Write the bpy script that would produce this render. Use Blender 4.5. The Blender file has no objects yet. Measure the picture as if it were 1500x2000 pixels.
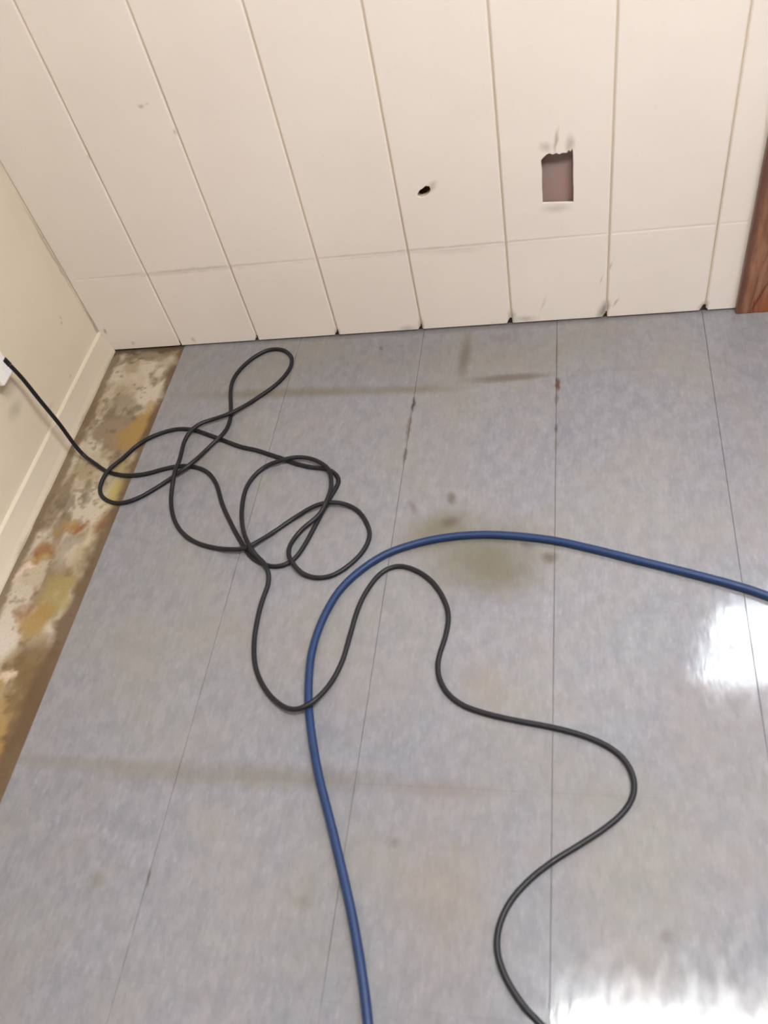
import bpy, bmesh, math, random
from mathutils import Matrix, Vector
from mathutils.geometry import tessellate_polygon
import numpy as np

SC = bpy.context.scene
COL = SC.collection
random.seed(7)

# ------------------------------------------------------------------ camera
cam_data = bpy.data.cameras.new('camera')
cam = bpy.data.objects.new('camera', cam_data)
COL.objects.link(cam)
ROT = ((0.979632, 0.004762, 0.200746), (0.111384, 0.818935, -0.562974), (-0.167079, 0.573867, 0.801724))
m4 = Matrix(ROT).to_4x4()
m4.translation = Vector((1.141, -1.53069, 1.18461))
cam.matrix_world = m4
cam_data.sensor_fit = 'VERTICAL'
cam_data.sensor_height = 24.0
cam_data.lens = 1581.5495 * 24.0 / 2000.0
cam_data.shift_x = -44.5288 / 2000.0
cam_data.shift_y = 126.6242 / 2000.0
cam_data.clip_start = 0.01
cam_data.dof.use_dof = True            # the phone focused a little too far away
cam_data.dof.focus_distance = 2.6
cam_data.dof.aperture_fstop = 3.2
SC.camera = cam

# ------------------------------------------------------------------ light and exposure
SC.view_settings.view_transform = 'Standard'
SC.view_settings.look = 'None'
SC.view_settings.gamma = 1.0
SC.view_settings.use_curve_mapping = False
SC.view_settings.exposure = 0.0
world = bpy.data.worlds.new('daylight')
SC.world = world
world.use_nodes = True
wbg = world.node_tree.nodes['Background']
wbg.inputs['Color'].default_value = (0.86, 0.93, 1.0, 1)
wbg.inputs['Strength'].default_value = 42.0
LAMP_STRENGTH = 56.0
LAMP_COLOR = (0.98, 0.99, 0.975, 1)
# a portal in the door's window tells the renderer where daylight comes in
pd = bpy.data.lights.new('window_portal', 'AREA')
pd.shape = 'RECTANGLE'; pd.size = 0.62; pd.size_y = 0.64
pd.cycles.is_portal = True
po = bpy.data.objects.new('window_portal', pd)
po.matrix_world = Matrix.Translation((1.925, 0.06, 1.46)) @ Matrix.Rotation(math.radians(-90), 4, 'X')
COL.objects.link(po)

# ------------------------------------------------------------------ helpers
def lin(r, g, b):
    f = lambda c: (c / 255.0 / 12.92) if c <= 10 else ((c / 255.0 + 0.055) / 1.055) ** 2.4
    return (f(r), f(g), f(b), 1.0)

def link_obj(name, mesh, mat=None, parent=None):
    o = bpy.data.objects.new(name, mesh)
    COL.objects.link(o)
    if mat: mesh.materials.append(mat)
    if parent: o.parent = parent
    return o

def bm_obj(name, bm, mat=None, parent=None, smooth=False):
    me = bpy.data.meshes.new(name)
    bmesh.ops.recalc_face_normals(bm, faces=bm.faces)
    bm.to_mesh(me); bm.free()
    if smooth:
        me.shade_smooth()
    return link_obj(name, me, mat, parent)

def add_box(bm, x0, x1, y0, y1, z0, z1, bevel=0.0):
    vs = [bm.verts.new(c) for c in ((x0,y0,z0),(x1,y0,z0),(x1,y1,z0),(x0,y1,z0),(x0,y0,z1),(x1,y0,z1),(x1,y1,z1),(x0,y1,z1))]
    fs = [bm.faces.new([vs[i] for i in f]) for f in ((3,2,1,0),(4,5,6,7),(0,1,5,4),(1,2,6,5),(2,3,7,6),(3,0,4,7))]
    if bevel:
        es = list({e for f in fs for e in f.edges})
        bmesh.ops.bevel(bm, geom=es, offset=bevel, segments=2, profile=0.5, affect='EDGES')
    return bm

def box(name, x0, x1, y0, y1, z0, z1, mat, parent=None, bevel=0.0):
    return bm_obj(name, add_box(bmesh.new(), x0, x1, y0, y1, z0, z1, bevel), mat, parent)

def structure(o):
    o['kind'] = 'structure'
    return o

def tag(o, label, cat, group=None):
    o['label'] = label; o['category'] = cat
    if group: o['group'] = group
    return o

class Mat:
    """small node graph builder"""
    def __init__(s, name, rough=0.5, spec=0.5):
        s.m = bpy.data.materials.new(name); s.m.use_nodes = True
        s.nt = s.m.node_tree; s.n = s.nt.nodes; s.l = s.nt.links
        s.b = s.n['Principled BSDF']
        s.b.inputs['Roughness'].default_value = rough
        s.b.inputs['Specular IOR Level'].default_value = spec
        s.geo = s.n.new('ShaderNodeNewGeometry')
        s.pos = s.geo.outputs['Position']
    def noise(s, scale, detail=3, rough=0.55, vec=None, stretch=None, rot=(0, 0, 0), dist=0.0, color=False):
        t = s.n.new('ShaderNodeTexNoise')
        t.inputs['Scale'].default_value = scale; t.inputs['Detail'].default_value = detail
        t.inputs['Roughness'].default_value = rough; t.inputs['Distortion'].default_value = dist
        v = vec or s.pos
        if stretch: v = s.mapping(v, (0, 0, 0), rot, stretch, 'POINT')
        s.l.new(v, t.inputs['Vector'])
        return t.outputs['Color'] if color else t.outputs['Fac']
    def mapping(s, v, loc, rot, scale, kind='TEXTURE'):
        mp = s.n.new('ShaderNodeMapping'); mp.vector_type = kind
        mp.inputs['Location'].default_value = loc; mp.inputs['Rotation'].default_value = rot
        mp.inputs['Scale'].default_value = scale
        s.l.new(v, mp.inputs['Vector'])
        return mp.outputs[0]
    def rng(s, v, a, b, c=0.0, d=1.0, kind='SMOOTHSTEP'):
        r = s.n.new('ShaderNodeMapRange'); r.interpolation_type = kind
        s.l.new(v, r.inputs[0])
        for i, x in zip((1, 2, 3, 4), (a, b, c, d)): r.inputs[i].default_value = x
        return r.outputs[0]
    def math(s, op, a, b=None):
        r = s.n.new('ShaderNodeMath'); r.operation = op
        for i, x in enumerate((a, b)):
            if x is None: continue
            if isinstance(x, (int, float)): r.inputs[i].default_value = x
            else: s.l.new(x, r.inputs[i])
        return r.outputs[0]
    def vmath(s, op, a, b=None, scale=None):
        r = s.n.new('ShaderNodeVectorMath'); r.operation = op
        s.l.new(a, r.inputs[0])
        if b is not None:
            if isinstance(b, tuple): r.inputs[1].default_value = b
            else: s.l.new(b, r.inputs[1])
        if scale is not None: r.inputs['Scale'].default_value = scale
        return r
    def mix(s, fac, a, b, blend='MIX'):
        r = s.n.new('ShaderNodeMix'); r.data_type = 'RGBA'; r.blend_type = blend
        for i, x in ((0, fac), (6, a), (7, b)):
            if isinstance(x, (int, float)): r.inputs[i].default_value = x
            elif isinstance(x, tuple): r.inputs[i].default_value = x
            else: s.l.new(x, r.inputs[i])
        return r.outputs[2]
    def warp(s, scale, amount, detail=3):
        c = s.noise(scale, detail, color=True)
        d = s.vmath('SUBTRACT', c, (0.5, 0.5, 0.5)).outputs[0]
        d = s.vmath('SCALE', d, scale=amount).outputs[0]
        return s.vmath('ADD', s.pos, d).outputs[0]
    def blob(s, v, loc, size, rot=(0, 0, 0), strength=1.0, hard=0.0):
        p = s.mapping(v, loc, rot, size)
        ln = s.vmath('LENGTH', p).outputs['Value']
        return s.rng(ln, hard, 1.0, strength, 0.0)
    def color(s, c):
        if isinstance(c, tuple): s.b.inputs['Base Color'].default_value = c
        else: s.l.new(c, s.b.inputs['Base Color'])
    def roughness(s, r): s.l.new(r, s.b.inputs['Roughness'])
    def bump(s, h, dist=0.001, strength=1.0, prev=None):
        b = s.n.new('ShaderNodeBump'); b.inputs['Distance'].default_value = dist
        b.inputs['Strength'].default_value = strength
        s.l.new(h, b.inputs['Height'])
        if prev is not None: s.l.new(prev, b.inputs['Normal'])
        s.l.new(b.outputs[0], s.b.inputs['Normal'])
        return b.outputs[0]

# ------------------------------------------------------------------ materials
def painted_wall(name, base, dirt, marks, streak=(1, 1, 1)):
    m = Mat(name, 0.55, 0.35)
    c = m.mix(m.rng(m.noise(2.2, 4), 0.35, 0.7), base, dirt)
    c = m.mix(m.math('MULTIPLY', m.rng(m.noise(60, 3), 0.58, 0.8), 0.08), c, lin(176, 166, 146))
    w = m.warp(45, 0.012)
    for loc, size, rot, st, hard, col in marks:
        c = m.mix(m.blob(w, loc, size, rot, st, hard), c, col)
    m.color(c)
    h = m.math('ADD', m.math('MULTIPLY', m.noise(150, 3), 0.5), m.noise(14, 3))
    m.bump(h, 0.0016, 0.30)
    return m.m

GR = lin(120, 108, 92); DK = lin(70, 62, 54)
R0 = (0, 0, 0)
back_marks = [
    # scuffs and faint spots on the panelling: location, half sizes, rotation, strength
    ((0.347, 0, 0.553), (0.009, 0.05, 0.006), R0, 0.45, 0, GR),
    ((0.362, 0, 0.556), (0.007, 0.05, 0.003), R0, 0.3, 0, GR),
    ((0.020, 0, 0.060), (0.006, 0.05, 0.012), R0, 0.6, 0, GR),
    ((0.075, 0, 0.020), (0.008, 0.05, 0.010), R0, 0.35, 0, GR),
    ((0.235, 0, 0.017), (0.006, 0.05, 0.013), R0, 0.4, 0, GR),
    ((0.395, 0, 0.500), (0.005, 0.05, 0.012), R0, 0.4, 0, GR),
    ((0.195, 0, 0.470), (0.005, 0.05, 0.012), R0, 0.35, 0, GR),
    ((1.115, 0, 0.403), (0.006, 0.05, 0.032), (0, 0.12, 0), 0.55, 0, GR),
    ((1.095, 0, 0.392), (0.018, 0.05, 0.016), R0, 0.35, 0, GR),
    ((1.140, 0, 0.394), (0.012, 0.05, 0.026), R0, 0.45, 0, GR),
    ((1.112, 0, 0.270), (0.040, 0.05, 0.014), R0, 0.30, 0, GR),
    ((0.872, 0, 0.340), (0.022, 0.05, 0.012), (0, -0.6, 0), 0.4, 0, GR),
    ((1.010, 0, 0.020), (0.013, 0.05, 0.030), R0, 0.5, 0.0, DK),
    ((1.210, 0, 0.022), (0.016, 0.05, 0.036), (0, 0.3, 0), 0.65, 0.1, DK),
    ((1.420, 0, 0.012), (0.014, 0.05, 0.022), (0, 0.4, 0), 0.65, 0.1, DK),
    ((0.802, 0, 0.014), (0.010, 0.05, 0.026), R0, 0.5, 0.0, DK),
    ((0.600, 0, 0.010), (0.009, 0.05, 0.020), R0, 0.5, 0.0, DK),
    ((0.398, 0, 0.010), (0.009, 0.05, 0.018), R0, 0.5, 0.0, DK),
    ((0.770, 0, 0.008), (0.030, 0.05, 0.014), R0, 0.35, 0, GR),
    ((1.040, 0, 0.012), (0.034, 0.05, 0.014), R0, 0.40, 0, GR),
    ((1.080, 0, 0.050), (0.006, 0.05, 0.030), (0, 0.3, 0), 0.22, 0, GR),
    ((1.222, 0, 0.130), (0.004, 0.05, 0.014), (0, 0.3, 0), 0.4, 0, GR),
    ((1.205, 0, 0.100), (0.003, 0.05, 0.020), (0, 0.3, 0), 0.35, 0, GR),
    ((1.236, 0, 0.040), (0.004, 0.05, 0.020), (0, 0.5, 0), 0.45, 0, GR),
    ((0.905, 0, 0.195), (0.10, 0.05, 0.010), (0, 0.02, 0), 0.14, 0, GR),
    ((0.300, 0, 0.204), (0.30, 0.05, 0.009), R0, 0.26, 0.0, GR),
    ((0.820, 0, 0.204), (0.44, 0.05, 0.009), R0, 0.20, 0.0, GR),
]
M_PANEL = painted_wall('cream_panel_paint', lin(234, 223, 215), lin(229, 217, 209), back_marks)
left_marks = [
    ((0, -0.102, 0.167), (0.05, 0.008, 0.006), R0, 0.35, 0, GR),
    ((0, -0.095, 0.175), (0.05, 0.004, 0.008), R0, 0.35, 0, GR),
    ((0, -0.381, 0.164), (0.05, 0.045, 0.022), R0, 0.35, 0, GR),
    ((0, -0.176, 0.075), (0.05, 0.006, 0.006), R0, 0.35, 0, GR),
    ((0, -0.300, 0.085), (0.05, 0.040, 0.008), R0, 0.22, 0, GR),
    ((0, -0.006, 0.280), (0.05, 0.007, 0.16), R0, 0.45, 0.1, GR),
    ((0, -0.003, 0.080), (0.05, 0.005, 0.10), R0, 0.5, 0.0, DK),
]
M_LEFT = painted_wall('cream_wall_paint', lin(222, 208, 188), lin(215, 201, 181), left_marks)
M_ROOM = painted_wall('off_white_paint', lin(150, 142, 129), lin(145, 137, 125), [])
M_GROOVE = painted_wall('dusty_groove_paint', lin(206, 190, 166), lin(190, 175, 152), [])
M_BASE = painted_wall('cream_baseboard_paint', lin(217, 204, 186), lin(209, 196, 178),
    [((0.02, -0.62, 0.0), (0.05, 0.05, 0.012), R0, 0.3, 0, GR), ((0.02, -0.24, 0.0), (0.05, 0.06, 0.007), R0, 0.35, 0, GR),
     ((0.02, -0.05, 0.0), (0.05, 0.05, 0.010), R0, 0.3, 0, GR)])

def dark_gap():
    m = Mat('dark_gap_dirt', 0.9, 0.2)
    m.color(m.mix(m.noise(70, 3), lin(66, 59, 54), lin(104, 92, 80)))
    return m.m
M_GAP = dark_gap()

def hole_board():
    m = Mat('brown_pink_backing_board', 0.8, 0.2)
    m.color(m.mix(m.rng(m.noise(26, 4), 0.3, 0.75), lin(150, 130, 124), lin(158, 126, 122)))
    m.bump(m.noise(260, 3), 0.0008, 0.5)
    return m.m
M_HOLE = hole_board()

def wood():
    m = Mat('varnished_brown_wood', 0.38, 0.4)
    v = m.warp(3.0, 0.05, 2)
    g = m.noise(9, 5, 0.6, vec=v, stretch=(9.0, 9.0, 0.55), dist=0.4)
    f = m.noise(60, 3, 0.6, vec=v, stretch=(8.0, 8.0, 0.35))
    c = m.mix(m.rng(g, 0.34, 0.68), lin(120, 78, 58), lin(156, 112, 88))
    c = m.mix(m.math('MULTIPLY', m.rng(f, 0.45, 0.8), 0.45), c, lin(98, 58, 42))
    w = m.warp(20, 0.008)
    # worn orange foot of the board, cathedral grain line, darker edge
    c = m.mix(m.blob(w, (1.56, -0.02, 0.0), (0.062, 0.06, 0.085), R0, 0.75, 0.2), c, lin(146, 76, 40))
    c = m.mix(m.blob(w, (1.527, -0.02, 0.045), (0.0042, 0.05, 0.070), (0, 0.28, 0), 0.8, 0.2), c, lin(92, 40, 24))
    c = m.mix(m.blob(w, (1.519, -0.02, 0.018), (0.0025, 0.05, 0.030), (0, -0.1, 0), 0.7, 0.2), c, lin(92, 40, 24))
    c = m.mix(m.blob(w, (1.487, -0.02, 0.25), (0.017, 0.05, 0.6), R0, 0.75, 0.1), c, lin(92, 62, 54))
    m.color(c)
    m.bump(f, 0.0006, 0.3)
    return m.m
M_WOOD = wood()

def tile_material():
    m = Mat('grey_vinyl_tile', 0.14, 0.5)
    rnd = m.n.new('ShaderNodeObjectInfo').outputs['Random']
    # chips of the vinyl pattern, slightly drawn out along the roll
    st = (1.0, 0.26, 1.0)
    c1 = m.noise(150, 3, 0.6, stretch=st, rot=(0, 0, 0.12))
    c2 = m.noise(330, 2, 0.6, stretch=st, rot=(0, 0, 0.18))
    c3 = m.noise(44, 4, 0.65, stretch=(1, 0.6, 1), rot=(0, 0, 0.12))
    c = m.mix(m.rng(c3, 0.3, 0.7), lin(119, 119, 126), lin(133, 132, 138))
    c = m.mix(m.math('MULTIPLY', m.rng(c1, 0.55, 0.75), 0.24), c, lin(166, 166, 172))
    c = m.mix(m.math('MULTIPLY', m.rng(c1, 0.47, 0.30), 0.34), c, lin(104, 102, 108))
    c = m.mix(m.math('MULTIPLY', m.rng(c2, 0.6, 0.78), 0.20), c, lin(172, 172, 178))
    c = m.mix(m.math('MULTIPLY', m.rng(c2, 0.42, 0.25), 0.30), c, lin(116, 115, 120))
    c = m.mix(m.math('MULTIPLY', m.rng(m.noise(19, 4, 0.65, stretch=(1, 0.7, 1), rot=(0, 0, 0.3)), 0.5, 0.72), 0.17), c, lin(118, 113, 112))
    # slight difference between tiles
    c = m.mix(m.math('MULTIPLY', rnd, 0.10), c, lin(150, 146, 142))
    # broad worn-in grime, warm and brownish
    big = m.noise(3.1, 4, 0.6)
    c = m.mix(m.math('MULTIPLY', m.rng(big, 0.42, 0.68), 0.36), c, lin(138, 130, 116))
    big2 = m.noise(7.5, 4, 0.6, vec=m.mapping(m.pos, (3, 7, 0), R0, (1, 1, 1)))
    c = m.mix(m.math('MULTIPLY', m.rng(big2, 0.46, 0.68), 0.22), c, lin(140, 128, 122))
    w = m.warp(26, 0.035, 4)
    w2 = m.warp(70, 0.010, 3)
    OL = lin(96, 88, 64); BR = lin(80, 68, 58); RB = lin(84, 52, 38); GM = lin(104, 96, 80)
    for v, loc, size, rz, s, hd, col in (
        # olive stain under the hose
        (w, (0.985, -0.655), (0.165, 0.125), 0.15, 0.72, 0.0, OL),
        (w, (0.890, -0.590), (0.110, 0.065), 0.5, 0.65, 0.0, OL),
        (w, (1.020, -0.705), (0.090, 0.065), 0.0, 0.45, 0.0, OL),
        (w2, (0.912, -0.513), (0.014, 0.026), 0.2, 0.65, 0.1, BR),
        (w2, (0.913, -0.572), (0.028, 0.022), 0.2, 0.62, 0.1, BR),
        (w2, (1.100, -0.658), (0.022, 0.020), -0.4, 0.7, 0.1, BR),
        (w2, (1.060, -0.630), (0.018, 0.012), -0.4, 0.4, 0.1, BR),
        (w2, (0.838, -0.535), (0.012, 0.030), 0.5, 0.35, 0.0, RB),
        # grime line along the first row of joints, stepping up to the wall
        (w2, (0.540, -0.190), (0.38, 0.026), -0.034, 0.65, 0.1, GM),
        (w2, (0.810, -0.200), (0.15, 0.022), -0.034, 0.55, 0.0, GM),
        (w2, (1.010, -0.178), (0.125, 0.018), 0.03, 0.75, 0.2, lin(96, 84, 76)),
        (w2, (1.240, -0.170), (0.15, 0.010), 0.0, 0.15, 0.2, GM),
        (w2, (0.908, -0.100), (0.020, 0.115), -0.03, 0.75, 0.1, lin(96, 86, 72)),
        (w, (0.780, -0.080), (0.90, 0.170), 0.0, 0.30, 0.0, GM),  # broad band by the back wall: mostly its shade painted in, some grime
        # grime along the far row of joints near the camera
        (w2, (0.620, -1.088), (0.42, 0.032), 0.0, 0.50, 0.0, GM),
        (w2, (0.950, -1.096), (0.13, 0.018), 0.0, 0.42, 0.2, lin(120, 108, 104)),
        (w2, (0.300, -1.080), (0.20, 0.018), 0.0, 0.25, 0.2, GM),
        (w, (0.960, -1.260), (0.12, 0.22), 0.2, 0.26, 0.0, lin(140, 120, 98)),
        (w2, (0.880, -1.180), (0.016, 0.014), 0.2, 0.35, 0.0, BR),
        (w2, (0.755, -1.272), (0.022, 0.018), 0.2, 0.40, 0.0, GM),
        (w2, (0.424, -1.266), (0.022, 0.020), 0.2, 0.40, 0.0, GM),
        (w2, (1.259, -1.281), (0.014, 0.014), 0.2, 0.35, 0.0, BR),
        (w, (1.000, -0.910), (0.06, 0.08), 0.4, 0.25, 0.0, lin(132, 112, 92)),
        # dirt along the two opened joints
        (w2, (0.8075, -0.245), (0.006, 0.032), 0.0, 0.85, 0.3, lin(64, 56, 50)),
        (w2, (0.8050, -0.315), (0.007, 0.060), 0.0, 0.70, 0.3, lin(98, 88, 78)),
        (w2, (0.8060, -0.395), (0.006, 0.034), 0.0, 0.65, 0.3, lin(84, 76, 70)),
        (w2, (1.1120, -0.207), (0.008, 0.030), 0.0, 0.92, 0.3, RB),
        (w2, (1.1100, -0.250), (0.006, 0.026), 0.0, 0.70, 0.3, lin(96, 90, 88)),
        (w2, (1.1100, -0.335), (0.006, 0.020), 0.0, 0.75, 0.2, lin(92, 82, 74)),
        (w2, (1.1100, -0.385), (0.008, 0.030), 0.0, 0.45, 0.2, GM),
        (w2, (1.1100, -0.110), (0.005, 0.070), 0.0, 0.40, 0.2, GM),
        (w2, (0.711, -0.054), (0.006, 0.016), 0.3, 0.55, 0.0, BR),
        (w2, (0.507, -1.256), (0.004, 0.020), 0.0, 0.75, 0.1, BR),
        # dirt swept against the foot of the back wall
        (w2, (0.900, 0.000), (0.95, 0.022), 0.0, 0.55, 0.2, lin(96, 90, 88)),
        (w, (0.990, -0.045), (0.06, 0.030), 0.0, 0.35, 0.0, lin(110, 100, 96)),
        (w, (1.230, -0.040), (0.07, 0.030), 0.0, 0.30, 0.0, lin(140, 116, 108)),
    ):
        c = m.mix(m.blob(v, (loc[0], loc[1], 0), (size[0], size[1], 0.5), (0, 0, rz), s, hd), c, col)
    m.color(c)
    r = m.rng(m.noise(60, 3, 0.6, stretch=(1, 0.4, 1), rot=(0, 0, -0.5)), 0.3, 0.75, 0.07, 0.17)
    m.roughness(r)
    h = m.noise(95, 3, 0.55, stretch=(1.0, 0.28, 1.0), rot=(0, 0, -0.45))
    n1 = m.bump(h, 0.00045, 0.28)
    m.bump(m.noise(9, 2, 0.5), 0.0015, 0.2, n1)
    return m.m
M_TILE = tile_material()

def subfloor_mat():
    m = Mat('bare_subfloor', 0.8, 0.2)
    m.color(m.mix(m.noise(30, 4), lin(58, 52, 46), lin(84, 76, 66)))
    return m.m
M_SUB = subfloor_mat()

def residue_mat():
    m = Mat('old_adhesive_on_concrete', 0.75, 0.25)
    a = m.n.new('ShaderNodeAttribute'); a.attribute_name = 'residue_color'
    c = m.mix(m.math('MULTIPLY', m.rng(m.noise(240, 3), 0.5, 0.75), 0.22), a.outputs['Color'], lin(92, 78, 58))
    c = m.mix(m.math('MULTIPLY', m.rng(m.noise(190, 3, vec=m.mapping(m.pos, (5, 1, 0), R0, (1, 1, 1))), 0.6, 0.8), 0.08), c, lin(190, 178, 160))
    m.color(c)
    m.bump(m.noise(180, 4), 0.002, 0.35)
    return m.m
M_RESIDUE = residue_mat()

def rubber(name, a, b, rough, scale=90):
    m = Mat(name, rough, 0.5)
    m.color(m.mix(m.noise(scale, 3), a, b))
    m.roughness(m.rng(m.noise(220, 2), 0.3, 0.7, rough - 0.06, rough + 0.08))
    m.bump(m.noise(500, 2), 0.0003, 0.25)
    return m.m
M_CORD = rubber('black_cord_jacket', lin(22, 21, 26), lin(32, 31, 36), 0.44)
M_CORD.node_tree.nodes['Principled BSDF'].inputs['Specular IOR Level'].default_value = 0.32
M_HOSE = rubber('blue_hose_rubber', lin(24, 45, 84), lin(30, 53, 94), 0.46)
M_HOSE.node_tree.nodes['Principled BSDF'].inputs['Specular IOR Level'].default_value = 0.35
M_WHITE = rubber('white_plastic', lin(240, 236, 236), lin(246, 244, 242), 0.3)
M_SLOT = rubber('dark_slot', lin(30, 28, 28), lin(40, 36, 36), 0.6)
M_METAL = Mat('brushed_metal', 0.35).m
M_METAL.node_tree.nodes['Principled BSDF'].inputs['Metallic'].default_value = 1.0
M_METAL.node_tree.nodes['Principled BSDF'].inputs['Base Color'].default_value = lin(190, 184, 170)

def glass():
    m = bpy.data.materials.new('window_glass'); m.use_nodes = True
    nt = m.node_tree; nt.nodes.clear()
    out = nt.nodes.new('ShaderNodeOutputMaterial'); mx = nt.nodes.new('ShaderNodeMixShader')
    t = nt.nodes.new('ShaderNodeBsdfTransparent'); g = nt.nodes.new('ShaderNodeBsdfGlossy')
    t.inputs[0].default_value = (0.96, 0.97, 0.97, 1); g.inputs['Roughness'].default_value = 0.02
    mx.inputs[0].default_value = 0.06
    nt.links.new(t.outputs[0], mx.inputs[1]); nt.links.new(g.outputs[0], mx.inputs[2]); nt.links.new(mx.outputs[0], out.inputs[0])
    return m
M_GLASS = glass()

def diffuser(name, k):
    m = bpy.data.materials.new(name); m.use_nodes = True
    nt = m.node_tree; nt.nodes.clear()
    out = nt.nodes.new('ShaderNodeOutputMaterial'); e = nt.nodes.new('ShaderNodeEmission')
    e.inputs[0].default_value = LAMP_COLOR; e.inputs[1].default_value = LAMP_STRENGTH * k
    nt.links.new(e.outputs[0], out.inputs[0])
    return m
M_LIT = diffuser('lit_diffuser', 1.0)
M_LIT_EDGE = diffuser('lit_lens_edge', 0.11)

# ------------------------------------------------------------------ room shell
RX, RY, H = 3.3, -3.3, 2.42          # right wall, front wall, ceiling height
GX = [0.1963, 0.3981, 0.5997, 0.8010, 1.0082, 1.2162, 1.4234]
TX = 1.4855                           # left edge of the brown door casing
DX0, DX1, DH = 1.565, 2.365, 2.03     # door opening

def poly_plate(bm, outer, holes, y):
    """flat polygon with holes in the plane y, facing the room"""
    loops = [[Vector((x, y, z)) for x, z in outer]] + [[Vector((x, y, z)) for x, z in h] for h in holes]
    tris = tessellate_polygon(loops)
    flat = [p for l in loops for p in l]
    vs = [bm.verts.new(p) for p in flat]
    for t in tris:
        try: bm.faces.new([vs[i] for i in t])
        except ValueError: pass
    out, k = [], 0
    for l in loops:
        out.append(vs[k:k + len(l)]); k += len(l)
    return out

def rim(bm, ring, dy):
    back = [bm.verts.new(v.co + Vector((0, dy, 0))) for v in ring]
    n = len(ring)
    for i in range(n):
        bm.faces.new((ring[i], ring[(i + 1) % n], back[(i + 1) % n], back[i]))
    return back

SQUARE = [(1.0868, 0.2830), (1.1000, 0.2822), (1.1180, 0.2805), (1.1330, 0.2795), (1.1458, 0.2790), (1.1462, 0.3050), (1.1455, 0.3300),
          (1.1458, 0.3560), (1.1450, 0.3800), (1.1440, 0.3850), (1.1405, 0.3795), (1.1375, 0.3830), (1.1335, 0.3780), (1.1260, 0.3790),
          (1.1200, 0.3765), (1.1150, 0.3800), (1.1080, 0.3775), (1.1020, 0.3810), (1.0960, 0.3785), (1.0915, 0.3745), (1.0860, 0.3690),
          (1.0872, 0.3450), (1.0862, 0.3150)]
KNOT = [(0.8415, 0.3225), (0.8480, 0.3190), (0.8570, 0.3205), (0.8660, 0.3260), (0.8700, 0.3340), (0.8685, 0.3410), (0.8610, 0.3430),
        (0.8550, 0.3385), (0.8480, 0.3350), (0.8425, 0.3290)]

# back wall body behind the boards (dusty paint shows in the grooves), with the two holes and the door opening
YB = 0.0034
bm = bmesh.new()
Z0 = 0.016
outer = [(-0.02, Z0), (DX0, Z0), (DX0, DH), (DX1, DH), (DX1, Z0), (RX + 0.02, Z0), (RX + 0.02, H + 0.02), (-0.02, H + 0.02)]
rings = poly_plate(bm, outer, [[(x + (0.003 if x > 1.116 else -0.003), z + (0.003 if z > 0.33 else -0.006)) for x, z in SQUARE], KNOT], YB)
for r_ in rings[1:]: rim(bm, r_, 0.012)
rim(bm, rings[0], 0.012)
wall_back = structure(bm_obj('wall_back', bm, M_GROOVE))

def shade_board(name, x0, x1, chip_l=0.0, chip_r=0.0, holes=(), ztop=H, z0=0.004, mat=M_PANEL):
    """one tongue-and-groove board: chamfered long edges, a faint dent line at 0.205 m, chipped foot corners"""
    g, c, d = 0.0016, 0.0026, 0.0020
    zl0, zl1 = 0.2010, 0.2085
    bm = bmesh.new()
    xa, xb = x0 + g + c, x1 - g - c
    foot = [(xa + chip_l, z0)] if chip_l else [(xa, z0)]
    low = ([(xa, z0 + chip_l * 2.2)] if chip_l else []) + foot
    low += [(xb - chip_r, z0), (xb, z0 + chip_r * 2.2)] if chip_r else [(xb, z0)]
    low += [(xb, zl0), (xa, zl0)]
    if z0 < zl0: poly_plate(bm, low, [], 0.0)
    zu = max(zl1, z0)
    r1 = poly_plate(bm, [(xa, zu), (xb, zu), (xb, ztop), (xa, ztop)], holes, 0.0)
    for h in r1[1:]: rim(bm, h, YB)
    # the shallow dent
    a = [] if z0 > zl1 else [bm.verts.new((x, y, z)) for x, y, z in ((xa, 0, zl0), (xb, 0, zl0), (xb, 0.0004, zl0 + 0.003), (xa, 0.0004, zl0 + 0.003),
                                                   (xb, 0.0004, zl1 - 0.003), (xa, 0.0004, zl1 - 0.003), (xb, 0, zl1), (xa, 0, zl1))]
    for f in () if z0 > zl1 else ((0, 1, 2, 3), (3, 2, 4, 5), (5, 4, 6, 7)): bm.faces.new([a[i] for i in f])
    # chamfers and sides
    for s, xe, chip in ((-1, xa, chip_l), (1, xb, chip_r)):
        zb = z0 + chip * 2.2
        p = [bm.verts.new(v) for v in ((xe, 0, zb), (xe, 0, ztop), (xe + s * c, d, ztop), (xe + s * c, d, zb), (xe + s * c, YB, ztop), (xe + s * c, YB, zb))]
        bm.faces.new(p[:4]); bm.faces.new((p[3], p[2], p[4], p[5]))
        if chip:
            q = [bm.verts.new(v) for v in ((xe, 0, zb), (xe - s * chip, 0, z0), (xe - s * chip, YB, z0), (xe + s * c, YB, zb))]
            bm.faces.new(q)
    q = [bm.verts.new(v) for v in ((xa + chip_l, 0, z0), (xb - chip_r, 0, z0), (xb - chip_r, YB, z0), (xa + chip_l, YB, z0))]
    bm.faces.new(q)
    bmesh.ops.remove_doubles(bm, verts=bm.verts, dist=0.00002)
    return bm_obj(name, bm, mat, wall_back)

edges = [-0.001] + GX + [1.500]
chips = [(0, 0), (0, 0.003), (0, 0.0035), (0, 0.0035), (0, 0.0065), (0, 0.004), (0.0, 0.007), (0.002, 0)]
for i in range(8):
    hs = [KNOT] if i == 4 else ([SQUARE] if i == 5 else [])
    b = shade_board('panel', edges[i], edges[i + 1], chips[i][0], chips[i][1], hs)
    b['label'] = {4: 'cream wall board with a small dark hole', 5: 'cream wall board with a square socket hole'}.get(i, '')
    if not b['label']: del b['label']
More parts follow.
